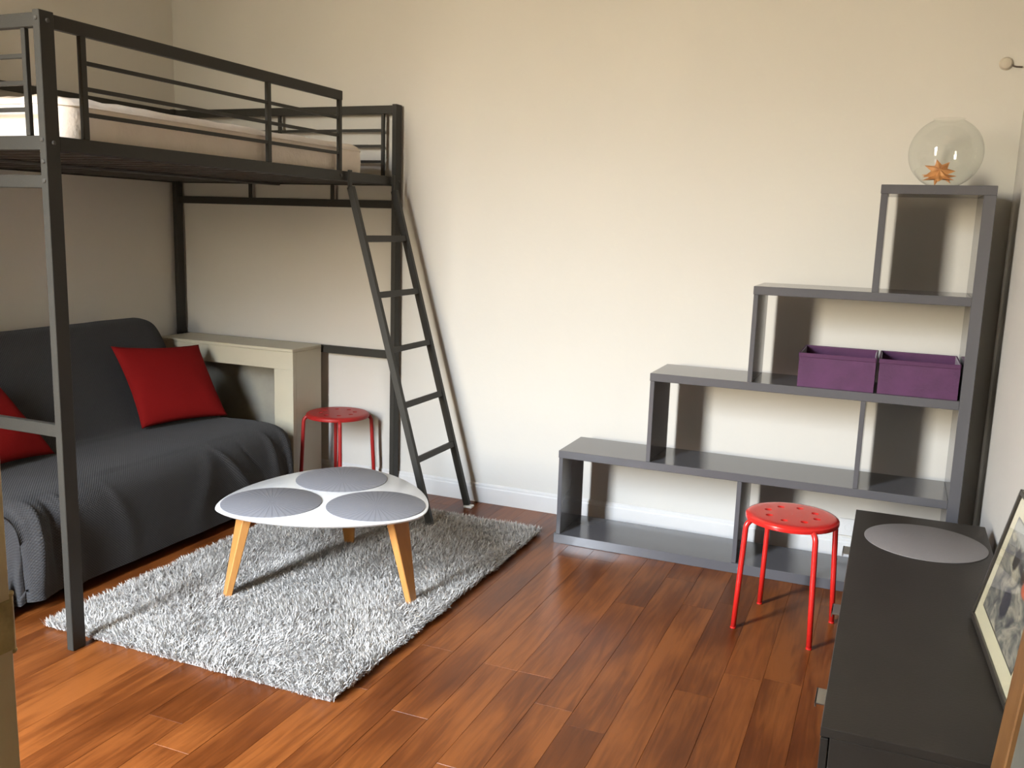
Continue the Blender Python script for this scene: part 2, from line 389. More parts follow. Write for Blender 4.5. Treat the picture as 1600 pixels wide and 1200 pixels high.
# purple storage boxes
def fabric_box(x0, x1, label, seed):
    y0, y1, z0, h = -.412, -.108, T[1]+.0005, .142
    r_ = random.Random(seed); root = empty('storage_box', ((x0+x1)/2, (y0+y1)/2, z0)); tag(root, label, 'box', 'purple fabric boxes on the shelf')
    hw, hd = (x1-x0)/2, (y1-y0)/2; n = 14
    b = MB(); bm = b.bm
    def ring(z, off, inset):
        pts = []
        for sgn, ax in ((-1, 'y'), (1, 'x'), (1, 'y'), (-1, 'x')):
            for k in range(n):
                t = -1+2*k/n
                bulge = off*(1-t*t)
                nz = .0022*noise.noise(Vector((t*4+seed*9, z*25, sgn*3+(5 if ax == 'x' else 0))))*(1 if inset < .003 else .3)
                if ax == 'y': p = (t*(hw-inset)*(-sgn), sgn*(hd-inset+bulge+nz))
                else: p = (sgn*(hw-inset+bulge+nz), t*(hd-inset)*sgn)
                pts.append(Vector((p[0], p[1], z)))
        return [bm.verts.new(p) for p in pts]
    rings = [ring(0, 0, 0)]+[ring(h*q, -.002+.004*math.sin(PI*q), 0) for q in (.15, .35, .55, .75, .9, 1)]
    rings += [ring(h*q, -.002, .004) for q in (1, .8, .4, .03)]
    N_ = len(rings[0])
    for A, B in zip(rings, rings[1:]):
        for q in range(N_): bm.faces.new((A[q], A[(q+1) % N_], B[(q+1) % N_], B[q]))
    bm.faces.new(rings[0][::-1]); bm.faces.new(rings[-1])
    b.build('fabric_body', PURPLE, root, 'auto')
    rb = MB()
    for (a, c) in (((-hw, -hd), (hw, -hd)), ((hw, -hd), (hw, hd)), ((hw, hd), (-hw, hd)), ((-hw, hd), (-hw, -hd))):
        rb.bar((a[0], a[1], h-.007), (c[0], c[1], h-.007), .0055, .018, bev=.0015)
    rb.build('rim_hem', PURPLED, root)
    return root
fabric_box(2.163, 2.467, 'purple fabric storage box on third tier, the left one of the two', 1)
fabric_box(2.481, 2.782, 'purple fabric storage box on third tier, the right one against the side panel', 2)

# glass bowl with star
bc = Vector((2.647, -.262, T[3])); br = .140
g = MB(); prof = []
for i in range(30):
    a = -PI/2+.30+(PI-.30-.42)*i/29
    prof.append((br*math.cos(a), br*math.sin(a)+br*math.cos(.30)))
prof = [(.001, .002), (.02, .001)]+prof
e_ = prof[-1]; prof += [(e_[0]-.001, e_[1]+.004), (e_[0]+.003, e_[1]+.007)]
bo = g.lathe(prof, (0, 0, .0006), 48, cap=False).build('glass_bowl', GLASS, None, True, loc=bc)
tag(bo, 'round clear glass bowl on top of the highest shelf tier', 'bowl')
st = MB(); bm = st.bm; r_ = random.Random(3); N_ = 7
for layer, (R, tilt, rot, zc) in enumerate(((.074, .35, .2, .034), (.066, 1.05, .9, .056))):
    Mx = Matrix.Translation((-.016, -.01, zc)) @ Matrix.Rotation(tilt, 4, 'X') @ Matrix.Rotation(rot, 4, 'Z')
    top = bm.verts.new(Mx @ Vector((0, 0, .016))); bot = bm.verts.new(Mx @ Vector((0, 0, -.012))); ring_ = []
    for q in range(N_*2):
        rr = R*r_.uniform(.85, 1.1) if q % 2 == 0 else R*.48
        ring_.append(bm.verts.new(Mx @ Vector((rr*math.cos(PI*q/N_), rr*math.sin(PI*q/N_), r_.uniform(-.003, .003)))))
    for q in range(N_*2):
        bm.faces.new((top, ring_[q], ring_[(q+1) % (2*N_)])); bm.faces.new((bot, ring_[(q+1) % (2*N_)], ring_[q]))
so = st.build('star_ornament', AMBER, None, loc=bc+Vector((0, 0, .006)))
tag(so, 'orange brown spiky star ornament lying inside the glass bowl', 'ornament')

# ------------------------------------------------------------------ loft bed
bed = empty('loft_bed', (0, -2.24, 0)); tag(bed, 'black metal loft bed frame standing over the sofa in left corner', 'bed')
BO = Vector(bed.location)
def bp_(name, x0, x1, y0, y1, z0, z1, m=METAL, bev=.002):
    return MB().box(x0-BO.x, x1-BO.x, y0-BO.y, y1-BO.y, z0-BO.z, z1-BO.z, bev).build(name, m, bed)
PX, PY = .028, .056; H = 2.119
Y0, Y1 = -2.270, -.076; X0_ = -1.535; X1_ = 0
for (xa, ya) in ((X1_-PX, Y0), (X1_-PX, Y1), (X0_, Y0), (X0_, Y1)):
    bp_('post', xa, xa+PX, ya, ya+PY, 0.001, H)
RZ0, RZ1 = 1.697, 1.742
for xa in (X1_-.024, X0_+.002): bp_('side_rail', xa, xa+.022, Y0+PY, Y1, RZ0, RZ1)
for xa in (X1_-.05, X0_+.024): bp_('slat_ledge', xa, xa+.026, Y0+PY, Y1, RZ0-.002, RZ0+.004)
bp_('centre_beam', -.79, -.75, Y0+PY, Y1, RZ0-.008, RZ0+.003, SLATW)
for i in range(17):
    y = Y0+PY+.10+i*.121; bp_('slat', X0_+.025, X1_-.025, y, y+.05, RZ0+.004, RZ0+.016, SLATW)
TZ0 = 2.072
# ends
for ya in (Y0+.016, Y1+.016):
    a, b_ = X0_+PX, X1_-PX
    bp_('top_end_rail', a, b_, ya, ya+.024, TZ0, H-.004)
    bp_('deck_end_rail', a, b_, ya, ya+.024, RZ0, RZ1)
    bp_('lower_end_rail', a, b_, ya, ya+.024, 1.578, 1.619)
    bp_('foot_end_rail', a, b_, ya, ya+.024, .756, .799)
    for xc in (-.098, -.768, -1.44):
        bp_('end_upright', xc-.009, xc+.009, ya+.003, ya+.021, RZ1, TZ0)
    for z in (1.988, 1.906, 1.824): bp_('end_bar', -1.44, -.098, ya+.007, ya+.018, z-.007, z+.007, bev=.0015)
    for xc in (-.42, -.98): bp_('end_strut', xc-.009, xc+.009, ya+.003, ya+.021, 1.619, RZ0)
# long-side guards
for xa, ye in ((X1_-.024, -.584), (X0_+.004, Y1)):
    bp_('guard_rail', xa, xa+.022, Y0+PY, ye, TZ0-.002, H-.006)
    for yc in ((-2.10, -1.135, ye+.012-.024) if ye < -.2 else (-2.10, -1.4, -.75, -.13)):
        bp_('guard_upright', xa+.001, xa+.019, yc-.012, yc+.012, RZ1, TZ0)
    ya, yb = -2.10, (ye-.012 if ye < -.2 else -.13)
    for z in (1.988, 1.906, 1.824): bp_('guard_bar', xa+.005, xa+.016, ya, yb, z-.007, z+.007, bev=.0015)
def bolt(x, y, z, axis):
    b = MB(); b.lathe([(.0075, 0), (.0075, .002), (.005, .0045), (.002, .005)], (0, 0, 0), 12)
    o = b.build('bolt', BOLT, bed, 'auto'); o.location = Vector((x, y, z))-BO
    o.rotation_euler = (math.radians(90), 0, 0) if axis == 'y' else (0, math.radians(90), 0)
for z in (2.094, 1.728, 1.66, 1.60): bolt(-.014, Y0, z, 'y')
for y, z in ((-2.24, 1.72), (-2.24, 2.09), (-.048, 1.72), (-.60, 1.72), (-.04, 1.60)): bolt(0, y, z, 'x')

# mattress
def mattress():
    x0, x1, y0, y1, z0, z1 = -1.475, -.045, -2.195, -.285, 1.7145, 1.880
    b = MB(); bm = b.bm; r = .035
    def outline(inset, z, wob=0):
        pts = []; cr_ = .11
        segs = [((x1-cr_, y1-cr_), 0), ((x0+cr_, y1-cr_), PI/2), ((x0+cr_, y0+cr_), PI), ((x1-cr_, y0+cr_), 1.5*PI)]
        for i_, ((cx_, cy_), a0) in enumerate(segs):
            for q in range(9):
                a = a0+PI/2*q/8; pts.append((cx_+(cr_-inset)*math.cos(a), cy_+(cr_-inset)*math.sin(a)))
            (nx, ny), na = segs[(i_+1) % 4]
            p0 = pts[-1]; p1 = (nx+(cr_-inset)*math.cos(na), ny+(cr_-inset)*math.sin(na)); m_ = 26
            for q in range(1, m_): pts.append((p0[0]+(p1[0]-p0[0])*q/m_, p0[1]+(p1[1]-p0[1])*q/m_))
        return [bm.verts.new((px, py, z+wob*noise.noise(Vector((px*9, py*9, 2)))+wob*.5*noise.noise(Vector((px*22, py*22, 7))))) for px, py in pts]
    R = [outline(.03, z0), outline(.006, z0+.012), outline(.0, z0+.03), outline(-.004, (z0+z1)/2), outline(.0, z1-.035, .002), outline(.002, z1-.024, .004), outline(.014, z1-.008, .008), outline(.04, z1+.002, .010), outline(.09, z1+.004, .010)]
    n = len(R[0])
    for A, B in zip(R, R[1:]):
        for q in range(n): bm.faces.new((A[q], A[(q+1) % n], B[(q+1) % n], B[q]))
    bm.faces.new(R[0][::-1]); bm.faces.new(R[-1])
    mo = b.build('mattress', MATT, None, True)
    tag(mo, 'cream quilted mattress lying on the black loft bed', 'mattress')
    for zz in (z1-.028, z0+.02):
        p = MB(); pts = []
        cr_ = .11
        for (cx_, cy_), a0 in (((x1-cr_, y1-cr_), 0), ((x0+cr_, y1-cr_), PI/2), ((x0+cr_, y0+cr_), PI), ((x1-cr_, y0+cr_), 1.5*PI)):
            for q in range(9):
                a = a0+PI/2*q/8; pts.append((cx_+(cr_+.001)*math.cos(a), cy_+(cr_+.001)*math.sin(a), zz))
        pts.append(pts[0])
        p.tube(pts, .0035, 6, cap=False).build('piping', MATT, mo, True)
mattress()

# ladder
lad = empty('ladder', (.48, -.34, 0)); tag(lad, 'black metal ladder with five rungs leaning on the loft bed rail', 'ladder'); LO = Vector(lad.location)
LZ = 1.668
def lx(z): return .478*(1-z/1.69)+.016
for y in (-.55, -.13):
    MB().bar(Vector((lx(.012), y, .012))-LO, Vector((lx(LZ), y, LZ))-LO, .026, .034, (1, 0, 0), bev=.002).build('stile', METAL, lad)
    MB().bar(Vector((.0165, y, LZ-.012))-LO, Vector((.0165, y, 1.748))-LO, .026, .012, (1, 0, 0), bev=.002).build('hook', METAL, lad)
    MB().box(lx(0)-.018-LO.x, lx(0)+.03-LO.x, y-.02-LO.y, y+.02-LO.y, .0006, .013, .002).build('foot_pad', WHITEP if y > -.3 else BLACKP, lad)
for z in (.341, .61, .88, 1.148, 1.42):
    MB().bar(Vector((lx(z), -.537, z))-LO, Vector((lx(z), -.143, z))-LO, .03, .024, (1, 0, .25), bev=.002).build('rung', METAL, lad)

# ------------------------------------------------------------------ mantel surround
mt = empty('mantel_surround', (-.945, -.22, 0)); tag(mt, 'ivory painted fireplace surround standing behind the sofa end', 'fireplace')
mx0, mx1, my0, my1, mz = -1.41, -.474, -.352, -.085, .806
part('mantel_top', mx0-.004, mx1+.002, my0-.004, my1, mz-.018, mz, MANTEL, mt, .003)
part('lintel', mx0, mx1, my0, my0+.03, .690, mz-.018, MANTEL, mt)
part('jamb', mx1-.125, mx1, my0, my0+.03, 0.001, .690, MANTEL, mt)
part('jamb', mx0, mx0+.125, my0, my0+.03, 0.001, .690, MANTEL, mt)
part('side_panel', mx1-.02, mx1, my0+.03, my1, 0.001, mz-.018, MANTEL, mt)
part('side_panel', mx0, mx0+.02, my0+.03, my1, 0.001, mz-.018, MANTEL, mt)
part('back_panel', mx0+.02, mx1-.02, my1-.015, my1, 0.001, mz-.018, DARKBACK, mt)

# ------------------------------------------------------------------ stools
def make_stool(m):
    root = empty('stool', (0, 0, 0)); R = .174; zt = .452
    b = MB(); bm = b.bm
    # seat disc with 8 through holes: build by angular sectors
    hr, hc = .0135, .094; NS = 8; zt_, zb_ = zt, zt-.006
    def P(a, r, z): return (r*math.cos(a), r*math.sin(a), z)
    for z, top in ((zt_, True), (zb_, False)):
        dish = 0
        for s_ in range(NS):
            a0 = 2*PI*s_/NS; am = a0; h = PI/NS
            # hole ring 16 pts ; square-ish sector boundary
            n = 16; hole = []; outer = []
            for q in range(n):
                t = 2*PI*q/n+PI/n*0
                ca, sa = math.cos(am), math.sin(am)
                hx, hy = hc+hr*math.cos(t), hr*math.sin(t)
                hole.append(bm.verts.new((hx*ca-hy*sa, hx*sa+hy*ca, z)))
                # outer boundary: polar box  r in [.05,.140], angle +-h
                dx, dy = math.cos(t), math.sin(t); k_ = 1/max(abs(dx), abs(dy)); ux, uy = dx*k_, dy*k_
                rr = hc+ux*.044; aa = am+uy*h
                outer.append(bm.verts.new(P(aa, rr, z)))
            for q in range(n): bm.faces.new((hole[q], hole[(q+1) % n], outer[(q+1) % n], outer[q]))
    # centre discs, rims
    def ring(r, z, n=64): return [bm.verts.new(P(2*PI*q/n, r, z)) for q in range(n)]
    rings = [ring(.0505, zt_), ring(.001, zt_)]
    for q in range(64): bm.faces.new((rings[0][q], rings[0][(q+1) % 64], rings[1][(q+1) % 64], rings[1][q]))
    outer = [ring(r, z) for r, z in ((.1375, zt_), (.155, zt_), (.166, zt_-.002), (.172, zt_-.007), (R, zt_-.015), (R-.002, zt_-.022), (R-.006, zt_-.021), (.164, zt_-.010), (.1375, zb_))]
    for A, B in zip(outer, outer[1:]):
        for q in range(64): bm.faces.new((A[q], A[(q+1) % 64], B[(q+1) % 64], B[q]))
    for s_ in range(NS):
        am = 2*PI*s_/NS; ca, sa = math.cos(am), math.sin(am); n = 16
        T1 = [bm.verts.new(((hc+hr*math.cos(2*PI*q/n))*ca-hr*math.sin(2*PI*q/n)*sa, (hc+hr*math.cos(2*PI*q/n))*sa+hr*math.sin(2*PI*q/n)*ca, zt_)) for q in range(n)]
        T2 = [bm.verts.new((v.co.x, v.co.y, zb_-.004)) for v in T1]
        for q in range(n): bm.faces.new((T1[q], T1[(q+1) % n], T2[(q+1) % n], T2[q]))
    bmesh.ops.remove_doubles(bm, verts=bm.verts, dist=.0004)
    b.build('seat', m, root, 'auto')
    for s_ in range(4):
        a = PI/4+s_*PI/2; d = Vector((math.cos(a), math.sin(a), 0)); pts = []
        foot = d*.207; top = d*.186
        pts.append(foot+Vector((0, 0, .003))); pts.append(foot.lerp(top, .5)+Vector((0, 0, .2)))
        pts.append(top+Vector((0, 0, .402)))
        for q in range(1, 7):
            t = PI/2*q/6; pts.append(d*(.186-.036+.036*math.cos(t))+Vector((0, 0, .402+.034*math.sin(t))))
        pts.append(d*.06+Vector((0, 0, .436)))
        lg = MB().tube(pts, .0105, 12).build('leg', m, root, True)
        MB().lathe([(.009, 0), (.0115, .001), (.0115, .006), (.009, .007)], foot, 12).build('foot_cap', m, lg, 'auto')
    for s_ in range(4):
        a = PI/4+s_*PI/2; MB().lathe([(.006, 0), (.006, .006)], (.132*math.cos(a+.12), .132*math.sin(a+.12), .437), 8).build('screw', BLACKP, root)
    return root
s1 = make_stool(RED); s1.location = (2.230, -.905, 0); s1.rotation_euler.z = math.radians(-12)
tag(s1, 'red metal stool with holed round seat in front of the grey shelf', 'stool', 'red round stools')
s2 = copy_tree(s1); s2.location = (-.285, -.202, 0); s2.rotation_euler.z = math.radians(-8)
for c_ in list(s2.children)+[g_ for k_ in s2.children for g_ in k_.children]:      # far stool's shade is put into a darker red
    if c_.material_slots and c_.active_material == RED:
        c_.material_slots[0].link = 'OBJECT'; c_.material_slots[0].material = RED_SHADED
tag(s2, 'red metal stool behind the coffee table beside the ivory surround', 'stool', 'red round stools')

# ------------------------------------------------------------------ coffee table
TC = Vector((.443, -1.358, 0)); TZ = .386
tb = empty('coffee_table', TC); tag(tb, 'low white rounded triangular coffee table with wooden legs on shaggy rug', 'table')
A0 = math.radians(232)
out = []
for q in range(120):
    t = 2*PI*q/120; a_, b_ = .418, .042
    h_ = a_+b_*math.cos(3*(t-A0)); hp = -3*b_*math.sin(3*(t-A0))
    out.append((h_*math.cos(t)-hp*math.sin(t), h_*math.sin(t)+hp*math.cos(t)))
MB().prism(out, [(.93, TZ-.020), (.972, TZ-.015), (.996, TZ-.007), (1, TZ-.004), (.998, TZ-.001), (.994, TZ)]).build('tabletop', WTOP, tb, 'auto')
for k in range(3):
    a = A0+k*2*PI/3; d = Vector((math.cos(a), math.sin(a), 0)); tn = Vector((-math.sin(a), math.cos(a), 0))
    b = MB(); b.bar(d*.345+Vector((0, 0, TZ-.020)), d*.425+Vector((0, 0, .014)), .102, .036, d, .038, .026, bev=.003)
    b.build('leg', LEGW, tb)
    MB().box(-.05, .05, -.04, .04, 0, .006, .001).build('leg_plate', BLACKP, tb, loc=d*.335+Vector((0, 0, TZ-.026)))
for k, lab in enumerate(('grey round placemat with ray pattern on left corner of the coffee table', 'grey round placemat with ray pattern on right corner of the coffee table', 'grey round placemat with ray pattern on far corner of the coffee table')):
    a = A0+k*2*PI/3; r_ = .2415
    o = MB().lathe([(.196, 0), (.1975, .0005), (.1975, .0022), (.196, .003)], (0, 0, 0), 72).build('placemat', PMAT, None, 'auto', loc=TC+Vector((r_*math.cos(a), r_*math.sin(a), TZ+.0003)))
    tag(o, lab, 'placemat', 'round placemats on the coffee table')

# ------------------------------------------------------------------ cabinet
cab = empty('low_cabinet', (2.68, -1.63, 0)); tag(cab, 'low dark charcoal cabinet along the right wall with small pulls', 'cabinet')
cx0, cx1, cy0, cy1, cz = 2.453, 2.900, -2.492, -.767, .467
part('cabinet_top', cx0, cx1, cy0, cy1, cz-.022, cz, CABINET, cab)
part('end_panel', cx0+.020, cx1-.004, cy0+.001, cy0+.022, .05, cz-.022, CABINET, cab)
part('end_panel', cx0+.020, cx1-.004, cy1-.022, cy1-.001, .05, cz-.022, CABINET, cab)
part('back_panel', cx1-.012, cx1-.004, cy0+.022, cy1-.022, .05, cz-.022, CABINET, cab)
part('bottom_panel', cx0+.020, cx1-.012, cy0+.022, cy1-.022, .05, .07, CABINET, cab)
part('plinth', cx0+.06, cx1-.05, cy0+.05, cy1-.05, 0.001, .05, CABINET, cab)
for i in range(3):
    w = (cy1-cy0)/3; a = cy0+i*w
    f = part('drawer_front', cx0+.001, cx0+.018, a+.0015, a+w-.0015, .055, cz-.026, CABFRONT, cab)
    ph = MB(); yc = a+w/2
    ph.box(cx0-.027-2.68, cx0+.003-2.68, yc-.045+1.63, yc+.035+1.63, .392, .396, .0008).box(cx0-.027-2.68, cx0-.023-2.68, yc-.045+1.63, yc+.035+1.63, .384, .396, .0008)
    ph.build('pull', STEEL, f)
pm = MB().lathe([(.196, 0), (.1975, .0005), (.1975, .0022), (.196, .003)], (0, 0, 0), 72).build('placemat', PMAT2, None, 'auto', loc=(2.690, -1.068, cz+.0003))
tag(pm, 'taupe grey round placemat on the dark cabinet top', 'placemat')

# picture leaning on the wall
def picture():
    Wd, Hh, Tt, Fw = .565, .385, .022, .014
    root = empty('framed_picture', (2.790, -1.690, cz+.0062)); tag(root, 'black framed ink print with cream mount leaning on right wall', 'picture')
    # local: X along near (-y) direction, Z up the picture, Y = into the wall
    ex = Vector((.033, -.563, 0)).normalized(); lean = math.atan2(.085, .375)
    nrm = Vector((0, 0, 1)).cross(ex).normalized()      # horizontal normal
    if nrm.x < 0: nrm = -nrm
    ez = (Vector((0, 0, 1))*math.cos(lean)+nrm*math.sin(lean)).normalized(); ey = ez.cross(ex).normalized()
    if ey.x < 0: ey = -ey
    Mx = Matrix((ex, ey, ez)).transposed()
    root.rotation_euler = (0, 0, 0)
    def put(o): o.matrix_local = Mx.to_4x4(); return o
    put(MB().box(0, Fw, 0, Tt, 0, Hh, .002).build('frame_side', FRAMEB, root))
    put(MB().box(Wd-Fw, Wd, 0, Tt, 0, Hh, .002).build('frame_side', FRAMEB, root))
    put(MB().box(Fw, Wd-Fw, 0, Tt, 0, Fw, .002).build('frame_rail', FRAMEB, root))
    put(MB().box(Fw, Wd-Fw, 0, Tt, Hh-Fw, Hh, .002).build('frame_rail', FRAMEB, root))
    put(MB().box(Fw, Wd-Fw, .008, .012, Fw, Hh-Fw).build('mount', MATB, root))
    b = MB(); x0, x1, z0, z1 = .065, Wd-.075, .062, Hh-.065
    vs_ = [b.bm.verts.new(p) for p in ((x0, .0072, z0), (x1, .0072, z0), (x1, .0072, z1), (x0, .0072, z1))]
    b.bm.faces.new(vs_); uvl = b.bm.loops.layers.uv.new('UVMap')
    for f in b.bm.faces:
        for l, uvc in zip(f.loops, ((0, 0), (1, 0), (1, 1), (0, 1))): l[uvl].uv = uvc
    o = put(b.build('print', PRINT, root))
    put(MB().box(x0-.004, x1+.004, .0074, .0080, z0-.004, z1+.004).build('print_border', FRAMEB, root))
    put(MB().box(Fw, Wd-Fw, .004, .0045, Fw, Hh-Fw).build('glass', PGLASS, root))
    put(MB().box(Fw, Wd-Fw, .014, .018, Fw, Hh-Fw).build('backing', FRAMEB, root))
picture()

# tall wooden framed board leaning on the right wall, in front of the cabinet end
fb = empty('framed_board', (2.730, -2.56, .001)); tag(fb, 'tall brown wood framed grey board leaning on the wall at right edge', 'frame')
fb.rotation_euler = (0, math.atan2(.160, 2.0), 0)
bh = 2.0; bw = .62
MB().box(0, .026, -.115, 0, 0, bh, .003).build('frame_stile', BROWNW, fb)
MB().box(0, .026, -bw, -bw+.115, 0, bh, .003).build('frame_stile', BROWNW, fb)
MB().box(0, .026, -bw+.115, -.115, 0, .115, .003).build('frame_rail', BROWNW, fb)
MB().box(0, .026, -bw+.115, -.115, bh-.115, bh, .003).build('frame_rail', BROWNW, fb)
MB().box(.010, .018, -bw+.115, -.115, .115, bh-.115).build('panel', GREYB, fb)

# small wall fittings
cp = MB().lathe([(.026, 0), (.026, .006), (.020, .014), (.008, .017)], (0, 0, 0), 24).build('cable_cap', mat('beige_plastic', (.42, .375, .31), .6), None, 'auto', loc=(2.845, 0, 2.232))
cp.rotation_euler = (math.radians(90), 0, 0); tag(cp, 'small beige round cap high on back wall near right corner', 'wall cap')
MB().tube([(.022, -.004, .004), (.030, -.012, .006), (.040, -.014, .004), (.062, -.016, .005)], .0035, 8).build('wire', TWIRE, cp, True)
sk = MB().box(2.372, 2.452, -.012, 0, .118, .200, .003).build('wall_socket', SKIRT); tag(sk, 'white wall socket behind the red stool by the cabinet', 'socket')
MB().lathe([(.019, 0), (.019, .002), (.014, .002), (.014, .0005)], (0, 0, 0), 20).build('socket_face', SKIRT, sk, 'auto').matrix_local = Matrix.Translation((2.412, -.012, .159)) @ Matrix.Rotation(PI/2, 4, 'X')

# ------------------------------------------------------------------ sofa and throw
sofa = empty('sofa', (-.9, -1.3, 0)); tag(sofa, 'low sofa hidden under a charcoal throw beneath the loft bed', 'sofa')
SB = mat('sofa_fabric', (.06, .06, .06), .9)
part('seat', -1.20, -.46, -2.08, -.50, .10, .385, SB, sofa, .03)
bk = MB().bar((-1.05+.9, 0, .30), (-1.335+.9, 0, .885), 1.54, .10, (1, 0, 0), bev=.03).build('backrest', SB, sofa)
for yy in (-2.0, -.58):
    for xx in (-1.1, -.52):
        part('leg', xx-.025, xx+.025, yy-.025, yy+.025, .001, .11, BLACKP, sofa)

def catmull(P, n):
    out_ = []
    P = [P[0]]+P+[P[-1]]
    for i in range(1, len(P)-2):
        for q in range(n):
            t = q/n; p0, p1, p2, p3 = (Vector(p) for p in P[i-1:i+3])
            out_.append(.5*((2*p1)+(-p0+p2)*t+(2*p0-5*p1+4*p2-p3)*t*t+(-p0+3*p1-3*p2+p3)*t**3))
    out_.append(Vector(P[-2])); return out_
def throw():
    prof = catmull([(-1.475, .45), (-1.462, .80), (-1.42, .915), (-1.35, .935), (-1.27, .895), (-1.17, .72), (-1.03, .475), (-.965, .425), (-.86, .418), (-.62, .424), (-.48, .412), (-.415, .370), (-.392, .29), (-.385, .18), (-.378, .045)], 7)
    ya, yb = -2.12, -.455; ny = 130; V = []; F = []; UV = []
    s_ = [0]
    for a, b in zip(prof, prof[1:]): s_.append(s_[-1]+(b-a).length)
    sF = s_[-1]
    # fold ridges on the front: (y0,z0,y1,z1,amp,width)
    ridges = [(-1.03, .40, -.80, .12, .022, .022), (-1.08, .42, -1.20, .10, .010, .05), (-.66, .40, -.60, .10, .018, .03), (-.85, .36, -.72, .2, -.010, .02),
              (-1.93, .40, -1.90, .10, .024, .016), (-1.985, .40, -1.965, .08, -.030, .022), (-2.06, .40, -2.075, .08, .034, .020), (-1.7, .40, -1.62, .22, .007, .03), (-.53, .40, -.50, .08, .020, .02)]
    def disp(x, y, z, i):
        d = .004*noise.noise(Vector((x*3, y*3, z*3)))+.0015*noise.noise(Vector((x*11, y*9, z*11)))
        if x > -.50:
            w = min(1, (x+.50)/.08)
            for (y0, z0, y1, z1, A, wd) in ridges:
                t = max(0, min(1, (z0-z)/(z0-z1))); yc = y0+(y1-y0)*t
                d += w*A*math.exp(-((y-yc)/(wd*(.6+t)))**2)*(.35+.65*math.sin(PI*min(1, t*.8+.1)))
        elif z < .5 and x > -1.0:
            for (y0, w_, A) in ((-1.66, .10, .006), (-1.35, .2, .004), (-.95, .12, .004)):
                d += A*math.exp(-((y-y0-(x+.7)*.3)/w_)**2)
        return d
    np_ = len(prof)
    nrm = []
    for i in range(np_):
        t = prof[min(i+1, np_-1)]-prof[max(i-1, 0)]; n = Vector((t.y, -t.x)).normalized(); nrm.append(-n if n.y < -.01 and False else n)
    # make normals point outward (away from body centre)
    for i in range(np_):
        c = Vector((-.95, .2)) if prof[i].x > -1.0 else Vector((-1.38, .5))
        if nrm[i].dot(prof[i]-c) < 0: nrm[i] = -nrm[i]
    for i in range(np_):
        for j in range(ny+1):
            y = ya+(yb-ya)*j/ny; x, z = prof[i]; d = disp(x, y, z, i)
            e = min(y-ya, yb-y); Rr = .06 if z < .5 else .13
            drop = 0
            if e < Rr: drop = Rr-math.sqrt(max(0, Rr*Rr-(Rr-e)**2))
            dr = drop*.75
            V.append((x+nrm[i].x*(d-dr*.55), y, max(.03, z+nrm[i].y*d-(dr if z > .1 else 0)))); UV.append((y, s_[i]))
    idx = lambda i, j: i*(ny+1)+j
    for i in range(np_-1):
        for j in range(ny): F.append((idx(i, j), idx(i, j+1), idx(i+1, j+1), idx(i+1, j)))
    # side drapes
    for side in (0, 1):
        j = 0 if side == 0 else ny; sg = -1 if side == 0 else 1; nt_ = 16; prev = [idx(i, j) for i in range(np_)]
        for t in range(1, nt_+1):
            tt = t/nt_; cur = []
            for i in range(np_):
                x, y, z = V[idx(i, j)]; z2 = z*(1-tt)+.022*tt
                pl = (.020*math.sin(x*46+1.2*math.sin(x*9))+.010*math.sin(x*97+2))*(tt**.7)
                fl = .085*tt*tt if side == 0 else .015*tt
                if side == 0:   # bunched corner: gathers then flares on to the floor
                    kx = max(0, min(1, (x+.60)/.22)); g_ = math.exp(-((tt-.55)/.16)**2)
                    pl += kx*(-.035*g_+.05*tt**3)
                yy = y+sg*(.012*math.sin(PI*min(1, tt*2)/2)+fl+pl*(1 if side == 0 else .35))
                xx = x
                if side == 0:
                    kx = max(0, min(1, (x+.60)/.22)); xx += kx*(-.04*math.exp(-((tt-.55)/.16)**2)+.03*tt**3)
                V.append((xx, yy, z2)); UV.append((y+sg*(z-z2), s_[i])); cur.append(len(V)-1)
            for i in range(np_-1): F.append((prev[i], prev[i+1], cur[i+1], cur[i]) if side else (prev[i+1], prev[i], cur[i], cur[i+1]))
            prev = cur
    me = bpy.data.meshes.new('throw_blanket'); me.from_pydata(V, [], F); me.update()
    uvl = me.uv_layers.new(name='UVMap')
    for l in me.loops: uvl.data[l.index].uv = UV[l.vertex_index]
    for p in me.polygons: p.use_smooth = True
    me.materials.append(THROW); o = bpy.data.objects.new('throw_blanket', me); COL.objects.link(o)
    tag(o, 'charcoal waffle weave throw draped over the whole sofa', 'blanket')
    return o
throw()

